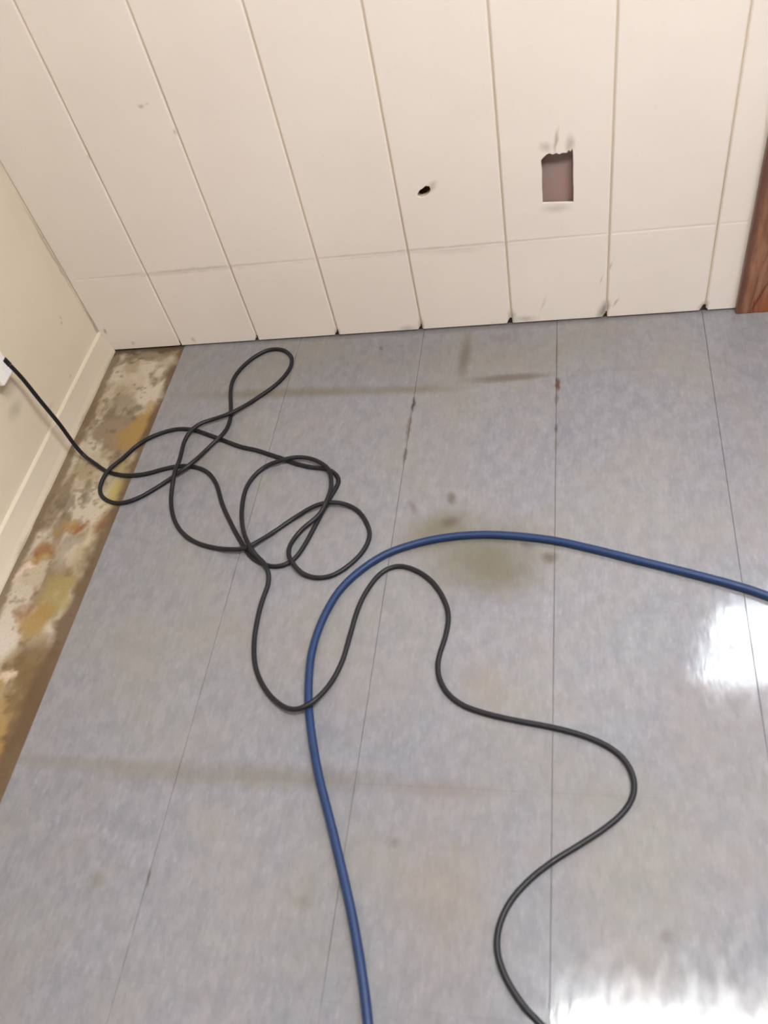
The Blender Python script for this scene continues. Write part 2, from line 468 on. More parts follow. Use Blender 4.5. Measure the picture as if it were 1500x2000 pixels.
# boards over and beyond the door
x = 1.500
shade_board('panel', 1.500, 1.6306, z0=DH + 0.03)
x = 1.6306
while x < 2.40:
    shade_board('panel', x, x + 0.2032, z0=DH + 0.03); x += 0.2032
while x < RX - 0.01:
    shade_board('panel', x, min(x + 0.2032, RX + 0.001)); x += 0.2032
# dark timber behind the gap at the boards' feet and behind the holes
box('sill_plate', -0.02, DX0, 0.010, 0.05, -0.012, 0.030, M_GAP, wall_back)
box('sill_plate', DX1, RX, 0.010, 0.05, -0.012, 0.030, M_GAP, wall_back)
box('backing_board', 1.05, 1.19, 0.0185, 0.028, 0.24, 0.42, M_HOLE, wall_back)['label'] = 'brown pink board seen through the square hole'
box('insulation', 0.82, 0.90, 0.030, 0.060, 0.29, 0.37, M_GAP, wall_back)
# outer sheathing closes the wall
bm = bmesh.new()
add_box(bm, -0.1, DX0 - 0.03, 0.06, 0.12, -0.03, H + 0.1); add_box(bm, DX1 + 0.03, RX + 0.1, 0.06, 0.12, -0.03, H + 0.1)
add_box(bm, DX0 - 0.03, DX1 + 0.03, 0.06, 0.12, DH + 0.03, H + 0.1)
bm_obj('sheathing', bm, M_GAP, wall_back)

structure(box('wall_left', -0.1, 0.0, RY - 0.1, 0.05, -0.012, H + 0.05, M_LEFT))
structure(box('wall_right', RX, RX + 0.1, RY - 0.1, 0.06, -0.012, H + 0.05, M_ROOM))
structure(box('wall_front', -0.1, RX + 0.1, RY - 0.1, RY, -0.012, H + 0.05, M_ROOM))
structure(box('ceiling', -0.1, RX + 0.1, RY - 0.1, 0.1, H, H + 0.06, M_ROOM))

# baseboard on the left wall only: thin flat strip with an eased top edge
bm = bmesh.new()
prof = [(0.0, -0.004), (0.0168, -0.004), (0.0163, 0.003), (0.0128, 0.015), (0.0094, 0.035), (0.0068, 0.0570), (0.0050, 0.0595), (0.0, 0.0605)]
a = [bm.verts.new((x, -0.0005, z)) for x, z in prof]; b = [bm.verts.new((x, RY, z)) for x, z in prof]
for i in range(len(prof)):
    j = (i + 1) % len(prof); bm.faces.new((a[i], a[j], b[j], b[i]))
bm.faces.new(a); bm.faces.new(b[::-1])
structure(bm_obj('baseboard_left', bm, M_BASE))

# brown door casing
def casing(name, x0, x1, z0, z1):
    bm = bmesh.new()
    add_box(bm, x0, x1, -0.0165, 0.001, z0, z1, 0.0022)
    return structure(bm_obj(name, bm, M_WOOD))
casing('trim_1', TX, DX0 + 0.008, 0.0, DH + 0.075)
casing('trim_2', DX1 - 0.008, DX1 + 0.075, 0.0, DH + 0.075)
casing('trim_3', DX0 + 0.0082, DX1 - 0.0082, DH - 0.008, DH + 0.075)

# the door beside the camera's view: half glazed, its daylight is what glares on the floor
WX0, WX1, WZ0, WZ1 = 1.620, 2.235, 1.20, 1.78
bm = bmesh.new()
Y0, Y1 = 0.018, 0.058
add_box(bm, DX0, WX0, Y0, Y1, 0.012, DH); add_box(bm, WX1, DX1, Y0, Y1, 0.012, DH)
add_box(bm, WX0, WX1, Y0, Y1, 0.012, WZ0); add_box(bm, WX0, WX1, Y0, Y1, WZ1, DH)
door = structure(bm_obj('door_1', bm, M_WOOD))
box('pane', WX0, WX1, 0.036, 0.040, WZ0, WZ1, M_GLASS, door)
zm = 1.515
box('muntin', WX0, WX1, 0.024, 0.052, zm - 0.013, zm + 0.013, M_WOOD, door)
for nm, c_ in (('door_panel', (1.67, 2.26, 0.010, 0.019, 0.22, 1.0)), ('threshold', (DX0, DX1, 0.0, 0.07, -0.004, 0.012))):
    box(nm, c_[0], c_[1], c_[2], c_[3], c_[4], c_[5], M_WOOD, door, 0.003)
bm = bmesh.new()
bmesh.ops.create_uvsphere(bm, u_segments=20, v_segments=12, radius=0.027, matrix=Matrix.Translation((2.305, -0.035, 0.95)))
bmesh.ops.create_cone(bm, cap_ends=True, segments=20, radius1=0.012, radius2=0.012, depth=0.05, matrix=Matrix.Translation((2.305, -0.007, 0.95)) @ Matrix.Rotation(math.pi / 2, 4, 'X'))
bm_obj('door_knob', bm, M_METAL, door, True)

# ceiling fluorescent troffer, the second glare on the floor
fix = bpy.data.objects.new('ceiling_light', None); COL.objects.link(fix); fix.location = (1.70, -1.245, H)
tag(fix, 'white rectangular ceiling light with a lit diffuser over the tiled floor', 'light')
def local_box(name, x0, x1, y0, y1, z0, z1, mat, parent):
    o = bpy.data.objects.new(name, bpy.data.meshes.new(name))
    bm = add_box(bmesh.new(), x0, x1, y0, y1, z0, z1); bmesh.ops.recalc_face_normals(bm, faces=bm.faces); bm.to_mesh(o.data); bm.free()
    o.data.materials.append(mat); COL.objects.link(o); o.parent = parent
    return o
bm = bmesh.new()
for c_ in ((-.63, .63, -.20, -.18), (-.63, .63, .18, .20), (-.63, -.61, -.18, .18), (.61, .63, -.18, .18)):
    add_box(bm, c_[0], c_[1], c_[2], c_[3], -0.05, 0.0)
bm_obj('frame', bm, M_WHITE, fix)
local_box('diffuser', -.61, .61, -.18, .18, -0.045, -0.035, M_LIT, fix)
for y0, y1 in ((.20, .30), (-.30, -.20)):
    local_box('lens_edge', -.63, .63, y0, y1, -0.040, -0.010, M_LIT_EDGE, fix)['label'] = 'dimmer outer band of the lamp lens'

# ------------------------------------------------------------------ floor
ZT = -0.003
floor = structure(box('floor', -0.1, RX + 0.1, RY - 0.1, 0.1, -0.06, ZT - 0.0004, M_SUB))
SX = 0.2045                            # the tiles begin here; left of it the floor is bare
JX = [SX, 0.5058, 0.8063, 1.1094, 1.4186]
while JX[-1] < RX: JX.append(min(JX[-1] + 0.3048, RX))
JY = [0.006, -0.1779]
while JY[-1] > RY: JY.append(max(JY[-1] - 0.3048, RY))

def tile_mesh(w, h):
    g, e = 0.00030, 0.0005
    bm = bmesh.new()
    x0, x1, y0, y1 = -w / 2 + g, w / 2 - g, -h / 2 + 0.00005, h / 2 - 0.00005
    lo = [bm.verts.new((x, y, ZT)) for x, y in ((x0, y0), (x1, y0), (x1, y1), (x0, y1))]
    mi = [bm.verts.new((x, y, -e)) for x, y in ((x0, y0), (x1, y0), (x1, y1), (x0, y1))]
    up = [bm.verts.new((x, y, 0)) for x, y in ((x0 + e, y0), (x1 - e, y0), (x1 - e, y1), (x0 + e, y1))]
    for i in range(4):
        j = (i + 1) % 4
        bm.faces.new((lo[i], lo[j], mi[j], mi[i])); bm.faces.new((mi[i], mi[j], up[j], up[i]))
    bm.faces.new(up); bm.faces.new(lo[::-1])
    bmesh.ops.recalc_face_normals(bm, faces=bm.faces)
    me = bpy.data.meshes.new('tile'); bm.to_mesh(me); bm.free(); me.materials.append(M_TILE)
    return me
cache = {}
for i in range(len(JX) - 1):
    for k in range(len(JY) - 1):
        w, h = JX[i + 1] - JX[i], JY[k] - JY[k + 1]
        if w < 0.02 or h < 0.02: continue
        key = (round(w, 4), round(h, 4))
        if key not in cache: cache[key] = tile_mesh(w, h)
        o = bpy.data.objects.new('tile', cache[key]); COL.objects.link(o); o.parent = floor
        o.location = ((JX[i] + JX[i + 1]) / 2, (JY[k] + JY[k + 1]) / 2, random.uniform(-0.00005, 0.00005))
        o.rotation_euler = (random.uniform(-0.0004, 0.0004), random.uniform(-0.0008, 0.0008), 0)

# bare strip along the left wall, old adhesive and rust on it
def value_noise(X, Y, cell, seed):
    rg = np.random.default_rng(seed); G = rg.random((256, 256))
    x, y = X / cell + 40, Y / cell + 120
    xi, yi = np.floor(x).astype(int), np.floor(y).astype(int)
    fx, fy = x - xi, y - yi; fx = fx * fx * (3 - 2 * fx); fy = fy * fy * (3 - 2 * fy)
    g = lambda a, b: G[(a) % 256, (b) % 256]
    return (g(xi, yi) * (1 - fx) + g(xi + 1, yi) * fx) * (1 - fy) + (g(xi, yi + 1) * (1 - fx) + g(xi + 1, yi + 1) * fx) * fy
def fbm(X, Y, cell, seed):
    return sum(value_noise(X, Y, cell / 2 ** i, seed + i) / 2 ** i for i in range(4)) / 1.875
nx, ny = 84, 760
xs = np.linspace(0.016, SX + 0.001, nx); t_ = np.linspace(0, 1, ny); ys = 0.008 - t_ ** 1.35 * 3.30
X, Y = np.meshgrid(xs, ys)
n1 = fbm(X, Y * 0.8, 0.040, 3); n2 = fbm(X, Y, 0.085, 17); n3 = fbm(X, Y, 0.016, 31); n4 = fbm(X, Y * .6, 0.055, 51)
C3 = lambda *c: np.array(lin(*c)[:3])
def lay(col, mask, c): return col * (1 - mask[..., None]) + c * mask[..., None]
ss = lambda v, a, b: (lambda t: t * t * (3 - 2 * t))(np.clip((v - a) / (b - a), 0, 1))
colr = np.zeros(X.shape + (3,)) + C3(172, 158, 136)
colr = lay(colr, ss(n1, .48, .62) * .8, C3(152, 136, 106))
colr = lay(colr, ss(n2, .42, .60) * .75, C3(184, 172, 156))
colr = lay(colr, ss(n4, .50, .62) * .75, C3(112, 92, 68))
colr = lay(colr, ss(n3, .62, .72) * .5, C3(98, 82, 60))
def spot(cx, cy, sx, sy, c, s):
    global colr
    wx, wy = X + (n1 - .5) * .05 + (n3 - .5) * .03, Y + (n2 - .5) * .08 + (n3 - .5) * .04
    d = np.sqrt(((wx - cx) / sx) ** 2 + ((wy - cy) / sy) ** 2)
    colr = lay(colr, (1 - ss(d, .35, 1.0)) * s, c)
OCH, RST, GRY, WHT, BRN = C3(150, 120, 70), C3(132, 86, 50), C3(106, 92, 74), C3(192, 180, 168), C3(106, 82, 50)
for s_ in ((.090, -.200, .035, .05, GRY, .55), (.095, -.035, .10, .020, GRY, .7), (.135, -.215, .030, .030, GRY, .8), (.170, -.190, .026, .040, OCH, .6),
           (.160, -.300, .050, .050, OCH, .95), (.185, -.255, .030, .070, OCH, .9), (.176, -.400, .030, .050, C3(170, 154, 110), .7),
           (.176, -.475, .034, .045, C3(166, 148, 90), .95), (.110, -.470, .020, .030, GRY, .7), (.075, -.500, .016, .050, GRY, .7),
           (.186, -.545, .026, .035, C3(148, 110, 76), .85), (.124, -.565, .040, .028, RST, .95), (.100, -.560, .040, .024, OCH, .7),
           (.076, -.625, .034, .040, RST, .85), (.060, -.655, .030, .030, OCH, .7), (.042, -.675, .016, .020, C3(204, 180, 164), .95),
           (.130, -.640, .05, .07, WHT, .35), (.140, -.740, .050, .060, C3(150, 132, 84), .8), (.117, -.790, .045, .070, OCH, .9),
           (.080, -.760, .025, .030, RST, .5), (.066, -.850, .040, .060, WHT, .95), (.050, -.790, .03, .05, WHT, .8), (.150, -.890, .060, .090, BRN, .85),
           (.116, -.935, .022, .026, C3(204, 182, 164), .95), (.178, -1.00, .050, .12, BRN, .9), (.140, -1.03, .040, .070, OCH, .9),
           (.180, -.60, .030, .06, C3(178, 164, 130), .5), (.090, -1.00, .06, .10, OCH, .75), (.120, -1.15, .08, .16, OCH, .8), (.16, -1.35, .06, .2, BRN, .8),
           (.160, -.950, .03, .05, C3(110, 88, 58), .6)):
    spot(*s_)
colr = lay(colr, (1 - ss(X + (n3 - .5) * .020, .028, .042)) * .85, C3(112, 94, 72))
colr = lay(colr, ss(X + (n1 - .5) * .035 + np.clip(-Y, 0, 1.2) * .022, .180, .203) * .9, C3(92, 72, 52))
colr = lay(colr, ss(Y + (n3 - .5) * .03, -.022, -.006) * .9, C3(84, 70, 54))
Z = ZT + 0.0002 + 0.0012 * ss(n2, .42, .6) * (1 - ss(X, .185, .20)) + 0.0004 * n3
me = bpy.data.meshes.new('adhesive_residue')
idx = np.arange(nx * ny).reshape(ny, nx)
faces = np.stack([idx[1:, :-1], idx[1:, 1:], idx[:-1, 1:], idx[:-1, :-1]], -1).reshape(-1, 4)
me.from_pydata(np.stack([X, Y, Z], -1).reshape(-1, 3).tolist(), [], faces.tolist())
at = me.color_attributes.new('residue_color', 'FLOAT_COLOR', 'POINT')
at.data.foreach_set('color', np.concatenate([colr, np.ones(X.shape + (1,))], -1).astype(np.float32).ravel())
me.shade_smooth()
st = link_obj('bare_strip', me, M_RESIDUE, floor)
st['label'] = 'untiled strip of stained concrete along the left wall'

# ------------------------------------------------------------------ cord and hose
# centre lines in tenths of a millimetre: x, y, z, x, y, z ...
CORD=[342,-3575,2717,344,-3570,2686,347,-3564,2644,350,-3558,2596,355,-3552,2547,361,-3547,2497,366,-3542,2448,372,-3538,2399,379,-3536,2349,385,-3534,2299,392,-3533,2250,398,-
3533,2200,404,-3533,2151,410,-3535,2101,416,-3537,2051,423,-3539,2002,429,-3542,1952,435,-3545,1903,442,-3548,1853,449,-3552,1804,455,-3555,1754,462,-3559,1705,469,-3562,1656,477,-
3565,1606,484,-3568,1557,491,-3570,1507,499,-3573,1458,507,-3576,1409,514,-3578,1359,522,-3581,1310,530,-3584,1261,538,-3588,1211,547,-3592,1162,555,-3596,1113,563,-3600,1064,572,-
3606,1015,580,-3612,966,588,-3619,917,597,-3626,869,606,-3634,820,614,-3643,771,623,-3652,723,632,-3661,675,641,-3670,626,650,-3679,578,659,-3687,529,669,-3695,481,680,-3703,433,691,-
3711,385,705,-3719,337,719,-3727,290,735,-3736,244,754,-3745,202,778,-3758,166,808,-3776,140,845,-3798,123,884,-3823,112,926,-3849,103,967,-3875,94,1009,-3901,86,1051,-3928,78,1093,-
3954,69,1134,-3980,61,1176,-4006,52,1218,-4033,44,1260,-4059,36,1302,-4084,29,1345,-4108,23,1390,-4129,20,1436,-4148,19,1482,-4167,20,1529,-4185,21,1576,-4202,22,1623,-4218,23,1671,-
4233,25,1719,-4247,26,1767,-4259,27,1816,-4269,29,1865,-4277,31,1915,-4285,33,1964,-4292,37,2013,-4298,42,2063,-4303,46,2113,-4306,51,2162,-4307,54,2212,-4305,56,2261,-4300,56,2311,-
4292,56,2360,-4282,54,2408,-4270,53,2456,-4257,51,2504,-4242,50,2551,-4225,49,2598,-4208,48,2645,-4191,48,2692,-4175,47,2740,-4159,47,2788,-4145,47,2836,-4131,47,2884,-4118,47,2933,-
4106,47,2982,-4097,47,3031,-4089,47,3081,-4084,47,3131,-4080,47,3181,-4079,47,3231,-4080,47,3281,-4082,47,3331,-4087,47,3380,-4094,47,3429,-4104,47,3478,-4116,47,3526,-4130,47,3573,-
4146,47,3620,-4164,47,3666,-4185,47,3710,-4208,47,3753,-4233,47,3794,-4261,47,3834,-4292,47,3872,-4325,47,3908,-4360,47,3942,-4396,47,3975,-4434,47,4006,-4472,47,4037,-4512,47,4066,-
4553,47,4094,-4594,47,4121,-4636,47,4147,-4679,47,4171,-4723,47,4194,-4767,47,4216,-4812,47,4237,-4858,47,4258,-4903,47,4279,-4948,47,4300,-4994,47,4322,-5039,47,4344,-5084,47,4367,-
5128,47,4390,-5173,47,4414,-5216,47,4439,-5260,47,4464,-5303,47,4490,-5346,47,4516,-5389,47,4542,-5431,47,4569,-5474,47,4596,-5516,47,4623,-5558,47,4650,-5600,47,4677,-5642,47,4704,-
5684,47,4732,-5726,47,4760,-5767,47,4787,-5809,47,4815,-5850,47,4844,-5892,47,4872,-5933,47,4900,-5974,47,4929,-6015,47,4958,-6056,47,4987,-6096,47,5017,-6137,47,5046,-6177,47,5076,-
6217,47,5106,-6257,47,5137,-6297,47,5167,-6337,47,5198,-6376,47,5230,-6415,47,5263,-6452,47,5297,-6489,47,5333,-6524,47,5370,-6557,47,5410,-6587,47,5451,-6615,47,5494,-6641,47,5538,-
6665,47,5583,-6687,47,5629,-6707,47,5676,-6725,47,5723,-6740,47,5772,-6753,47,5821,-6761,47,5871,-6764,47,5921,-6762,47,5970,-6754,47,6018,-6741,47,6064,-6722,47,6108,-6697,47,6148,-
6667,47,6184,-6633,47,6216,-6594,47,6244,-6553,47,6268,-6509,47,6289,-6463,47,6308,-6417,47,6326,-6370,47,6343,-6323,47,6359,-6276,47,6374,-6228,47,6388,-6180,47,6402,-6132,47,6416,-
6084,47,6429,-6036,47,6441,-5987,47,6453,-5939,47,6466,-5890,47,6478,-5842,47,6490,-5793,47,6502,-5745,47,6514,-5696,47,6526,-5648,47,6538,-5599,47,6549,-5550,47,6561,-5502,47,6573,-
5453,47,6584,-5405,47,6596,-5356,47,6609,-5307,47,6621,-5259,47,6634,-5211,47,6648,-5163,47,6662,-5115,47,6677,-5067,47,6692,-5019,47,6707,-4972,47,6723,-4924,47,6737,-4876,47,6751,-
4828,47,6763,-4780,47,6773,-4730,47,6777,-4681,47,6773,-4631,47,6761,-4583,47,6740,-4537,47,6713,-4495,47,6682,-4457,47,6647,-4421,47,6609,-4388,47,6569,-4358,47,6526,-4333,47,6481,-
4312,47,6434,-4295,47,6385,-4283,47,6336,-4273,47,6286,-4266,47,6237,-4259,47,6188,-4251,47,6139,-4241,47,6090,-4229,47,6042,-4216,47,5994,-4202,47,5946,-4187,47,5899,-4170,47,5852,-
4153,47,5805,-4135,47,5759,-4116,47,5713,-4096,47,5668,-4075,47,5623,-4053,47,5578,-4031,47,5533,-4009,47,5487,-3988,47,5442,-3967,47,5396,-3947,47,5350,-3927,47,5304,-3907,47,5258,-
3888,47,5212,-3868,47,5166,-3849,47,5120,-3829,47,5074,-3809,47,5029,-3788,47,4983,-3768,47,4937,-3748,47,4891,-3729,47,4844,-3711,47,4797,-3694,47,4750,-3678,47,4702,-3663,47,4654,-
3649,47,4606,-3635,47,4558,-3620,47,4510,-3605,47,4463,-3590,47,4416,-3573,47,4369,-3555,47,4323,-3535,47,4277,-3515,47,4232,-3494,47,4187,-3472,47,4143,-3449,47,4098,-3426,47,4053,-
3404,47,4009,-3381,47,3964,-3358,47,3919,-3336,47,3874,-3314,47,3829,-3293,47,3784,-3272,47,3739,-3251,47,3693,-3230,47,3648,-3209,47,3602,-3188,47,3557,-3167,47,3511,-3146,47,3466,-
3124,47,3421,-3102,47,3376,-3081,47,3330,-3060,47,3284,-3041,47,3238,-3023,47,3190,-3007,47,3143,-2992,47,3094,-2978,47,3046,-2967,47,2997,-2958,47,2947,-2950,47,2898,-2945,47,2848,-
2941,47,2798,-2941,47,2748,-2943,47,2698,-2948,47,2649,-2956,47,2600,-2968,48,2552,-2981,48,2504,-2998,49,2458,-3016,50,2412,-3036,51,2367,-3057,52,2323,-3080,54,2279,-3105,55,2236,-
3131,57,2194,-3157,57,2152,-3184,57,2109,-3210,54,2067,-3236,49,2024,-3262,42,1984,-3291,36,1946,-3323,32,1911,-3359,30,1879,-3397,28,1849,-3437,28,1821,-3478,27,1795,-3522,28,1773,-
3566,30,1753,-3612,34,1736,-3659,39,1720,-3705,47,1706,-3752,56,1691,-3799,66,1675,-3846,77,1658,-3891,87,1639,-3937,96,1617,-3981,103,1593,-4025,107,1568,-4068,110,1544,-4112,111,1522,-
4157,112,1504,-4203,112,1488,-4251,111,1476,-4299,109,1464,-4348,106,1453,-4396,100,1443,-4444,91,1433,-4492,79,1426,-4539,65,1423,-4587,51,1426,-4636,39,1437,-4684,31,1454,-4730,25,1478,-
4774,22,1507,-4815,21,1541,-4852,20,1577,-4886,21,1616,-4917,22,1657,-4946,24,1700,-4972,25,1743,-4997,26,1789,-5018,27,1835,-5036,29,1883,-5050,30,1932,-5062,33,1981,-5071,37,2030,-
5077,42,2079,-5080,48,2129,-5079,53,2179,-5073,56,2227,-5061,57,2274,-5044,57,2320,-5024,56,2365,-5002,54,2408,-4977,53,2450,-4950,51,2491,-4921,50,2531,-4891,49,2570,-4860,48,2608,-
4827,48,2646,-4795,47,2683,-4761,47,2720,-4727,47,2757,-4694,47,2794,-4660,48,2831,-4626,48,2868,-4592,49,2905,-4559,52,2942,-4526,55,2980,-4494,59,3019,-4462,65,3059,-4433,73,3099,-
4405,83,3140,-4378,94,3181,-4352,106,3222,-4326,117,3261,-4297,127,3299,-4265,134,3335,-4230,138,3369,-4193,141,3401,-4155,141,3431,-4116,142,3461,-4075,141,3489,-4034,141,3516,-
3992,139,3540,-3948,135,3562,-3903,130,3581,-3858,123,3599,-3811,116,3616,-3765,108,3636,-3719,103,3659,-3675,101,3687,-3634,105,3718,-3596,112,3750,-3559,122,3783,-3521,130,3814,-
3483,136,3843,-3442,140,3870,-3401,142,3896,-3358,143,3920,-3314,143,3941,-3269,143,3959,-3222,141,3972,-3174,139,3981,-3125,134,3986,-3075,127,3987,-3026,119,3986,-2977,110,3982,-
2928,101,3978,-2879,92,3973,-2830,83,3966,-2781,75,3959,-2732,68,3951,-2683,63,3942,-2634,58,3933,-2585,54,3922,-2536,51,3911,-2487,49,3899,-2439,48,3886,-2390,47,3874,-2342,47,3861,-
2294,47,3848,-2245,47,3834,-2197,47,3821,-2149,47,3807,-2101,47,3792,-2053,47,3778,-2005,47,3765,-1957,47,3752,-1908,47,3741,-1860,47,3731,-1811,47,3721,-1762,47,3713,-1712,47,3705,-
1663,47,3699,-1613,47,3694,-1563,47,3691,-1514,47,3690,-1464,47,3692,-1414,47,3696,-1364,47,3702,-1314,47,3711,-1265,47,3723,-1216,47,3736,-1168,47,3752,-1121,47,3769,-1074,47,3788,-
1027,47,3809,-982,47,3831,-937,47,3854,-893,47,3879,-849,47,3906,-807,47,3934,-765,47,3963,-725,47,3994,-686,47,4026,-647,47,4060,-610,47,4095,-575,47,4132,-541,47,4170,-509,47,4210,-
479,47,4252,-452,47,4297,-429,47,4343,-411,47,4392,-398,47,4441,-390,47,4491,-388,47,4541,-391,47,4590,-399,47,4638,-412,47,4685,-430,47,4730,-452,47,4772,-479,47,4812,-509,47,4849,-
542,47,4884,-578,47,4916,-616,47,4945,-657,47,4970,-700,47,4991,-746,47,5007,-793,47,5018,-842,47,5026,-891,47,5029,-941,47,5030,-991,47,5028,-1041,47,5023,-1091,47,5015,-1140,47,5005,-
1189,47,4992,-1238,47,4977,-1285,47,4960,-1332,47,4941,-1378,47,4920,-1424,47,4898,-1469,47,4875,-1513,47,4851,-1557,47,4825,-1600,47,4797,-1641,47,4769,-1682,47,4739,-1723,47,4708,-
1762,47,4676,-1800,47,4643,-1838,47,4610,-1876,47,4577,-1913,47,4543,-1950,47,4509,-1987,48,4475,-2024,49,4442,-2061,51,4410,-2099,54,4379,-2138,57,4348,-2178,63,4319,-2218,69,4291,-
2258,77,4264,-2299,86,4237,-2340,96,4210,-2381,106,4181,-2421,116,4151,-2461,126,4119,-2498,134,4083,-2533,140,4045,-2564,144,4004,-2593,145,3961,-2619,146,3917,-2643,146,3872,-
2665,145,3826,-2684,142,3779,-2701,138,3731,-2715,133,3683,-2726,126,3635,-2737,119,3586,-2749,113,3539,-2764,111,3493,-2784,113,3450,-2809,119,3409,-2837,127,3370,-2867,134,3332,-
2899,139,3295,-2933,142,3260,-2968,144,3228,-3006,144,3198,-3047,144,3172,-3089,143,3148,-3133,141,3126,-3178,136,3106,-3223,128,3087,-3268,117,3070,-3313,104,3057,-3360,92,3049,-
3408,82,3048,-3458,78,3051,-3508,79,3058,-3557,84,3068,-3606,91,3078,-3654,99,3089,-3702,108,3100,-3750,117,3111,-3798,126,3121,-3846,134,3130,-3895,141,3138,-3945,147,3145,-3994,154,3150,-
4044,160,3154,-4094,167,3157,-4144,175,3159,-4194,183,3161,-4244,189,3162,-4294,193,3164,-4344,195,3166,-4394,192,3168,-4444,187,3170,-4494,178,3171,-4543,167,3172,-4593,152,3172,-
4642,136,3170,-4690,118,3169,-4739,100,3170,-4787,85,3173,-4836,72,3178,-4885,63,3187,-4934,56,3198,-4982,52,3211,-5031,50,3225,-5079,48,3240,-5126,48,3257,-5174,47,3274,-5220,47,3292,-
5267,47,3312,-5313,47,3332,-5359,47,3354,-5404,47,3376,-5449,47,3400,-5493,47,3424,-5536,47,3450,-5579,47,3477,-5621,47,3505,-5663,47,3535,-5703,47,3565,-5743,47,3597,-5781,47,3630,-
5819,47,3664,-5855,47,3700,-5890,47,3737,-5924,47,3775,-5957,47,3814,-5988,47,3854,-6018,47,3895,-6047,47,3937,-6074,47,3979,-6100,47,4023,-6125,47,4067,-6149,47,4112,-6170,47,4158,-
6190,47,4204,-6209,47,4251,-6226,47,4299,-6242,47,4346,-6257,48,4394,-6271,49,4443,-6284,51,4491,-6297,53,4539,-6310,57,4587,-6323,62,4635,-6336,69,4683,-6348,77,4731,-6360,86,4778,-
6372,95,4826,-6383,105,4874,-6393,114,4923,-6402,123,4972,-6409,130,5021,-6414,135,5071,-6415,139,5121,-6412,141,5170,-6402,141,5217,-6386,142,5262,-6363,141,5304,-6336,140,5343,-
6305,138,5380,-6272,133,5415,-6237,125,5448,-6200,116,5479,-6162,106,5510,-6124,95,5541,-6086,85,5572,-6048,76,5604,-6011,68,5637,-5973,62,5670,-5937,57,5704,-5900,53,5738,-5864,50,5773,-
5828,49,5808,-5792,48,5844,-5757,48,5879,-5722,48,5916,-5688,48,5953,-5654,50,5990,-5621,52,6029,-5589,55,6069,-5560,60,6110,-5532,67,6152,-5506,76,6194,-5481,86,6237,-5459,97,6281,-
5437,108,6325,-5415,118,6369,-5394,127,6414,-5373,134,6460,-5354,138,6507,-5336,140,6554,-5320,142,6603,-5308,142,6652,-5298,142,6701,-5292,141,6751,-5287,139,6801,-5284,134,6850,-
5282,127,6899,-5282,118,6948,-5285,106,6996,-5291,94,7044,-5301,83,7091,-5315,72,7136,-5333,64,7181,-5355,58,7223,-5381,53,7264,-5410,50,7301,-5443,49,7337,-5479,48,7369,-5516,47,7400,-
5556,47,7429,-5596,47,7457,-5638,47,7483,-5681,47,7508,-5724,47,7531,-5769,47,7553,-5814,47,7572,-5860,47,7590,-5907,47,7604,-5954,47,7615,-6003,47,7621,-6053,47,7623,-6103,47,7621,-
6153,47,7615,-6202,47,7605,-6251,47,7592,-6300,47,7576,-6347,47,7559,-6394,47,7539,-6440,47,7516,-6485,47,7492,-6528,47,7465,-6571,47,7437,-6612,47,7407,-6652,47,7376,-6691,47,7343,-
6729,47,7310,-6766,47,7275,-6802,47,7239,-6837,47,7202,-6870,47,7163,-6902,47,7122,-6931,47,7080,-6958,47,7035,-6981,47,6989,-6999,47,6941,-7014,47,6892,-7024,47,6843,-7030,47,6793,-
7032,48,6743,-7030,48,6693,-7025,50,6644,-7017,53,6595,-7005,57,6548,-6990,62,6502,-6971,70,6459,-6949,81,6418,-6922,93,6380,-6893,106,6345,-6860,119,6311,-6825,130,6278,-6788,137,6246,-
6750,141,6215,-6711,143,6186,-6670,144,6160,-6627,144,6140,-6581,143,6124,-6534,141,6114,-6485,138,6108,-6436,133,6106,-6386,126,6106,-6337,118,6109,-6288,109,6115,-6239,100,6124,-
6191,91,6138,-6143,85,6155,-6096,82,6177,-6051,84,6204,-6010,91,6234,-5971,100,6266,-5934,111,6300,-5899,121,6335,-5864,129,6371,-5829,135,6406,-5794,140,6440,-5758,142,6474,-5721,145,6507,-
5683,148,6539,-5645,155,6570,-5608,166,6600,-5570,181,6626,-5530,198,6648,-5487,213,6664,-5441,223,6677,-5393,228,6687,-5344,231,6695,-5294,232,6701,-5245,231,6706,-5195,228,6709,-
5145,222,6709,-5096,214,6707,-5046,203,6703,-4998,192,6698,-4949,179,6691,-4901,168,6683,-4852,157,6675,-4804,148,6665,-4755,141,6655,-4706,136,6644,-4658,133,6632,-4609,131,6619,-
4561,132,6602,-4514,135,6582,-4468,138,6557,-4425,141,6529,-4384,143,6497,-4345,144,6462,-4309,144,6426,-4275,144,6387,-4243,143,6348,-4213,142,6307,-4184,140,6266,-4156,136,6224,-
4129,131,6181,-4104,125,6137,-4080,119,6093,-4059,114,6046,-4041,111,5997,-4029,113,5948,-4024,118,5899,-4023,125,5849,-4024,132,5799,-4028,137,5750,-4033,140,5700,-4040,141,5651,-
4050,142,5603,-4062,142,5555,-4076,141,5507,-4091,140,5459,-4105,138,5411,-4119,134,5363,-4130,127,5315,-4141,119,5267,-4152,109,5220,-4165,98,5174,-4181,88,5130,-4202,78,5088,-
4228,69,5049,-4258,62,5013,-4293,57,4981,-4331,53,4952,-4372,50,4926,-4414,49,4903,-4459,48,4883,-4504,47,4865,-4551,47,4849,-4599,47,4836,-4647,47,4826,-4696,47,4818,-4745,47,4813,-
4795,47,4810,-4845,47,4810,-4895,47,4811,-4945,47,4813,-4995,47,4817,-5045,47,4822,-5095,47,4827,-5144,47,4834,-5194,47,4841,-5243,47,4849,-5293,47,4858,-5342,47,4867,-5391,47,4878,-
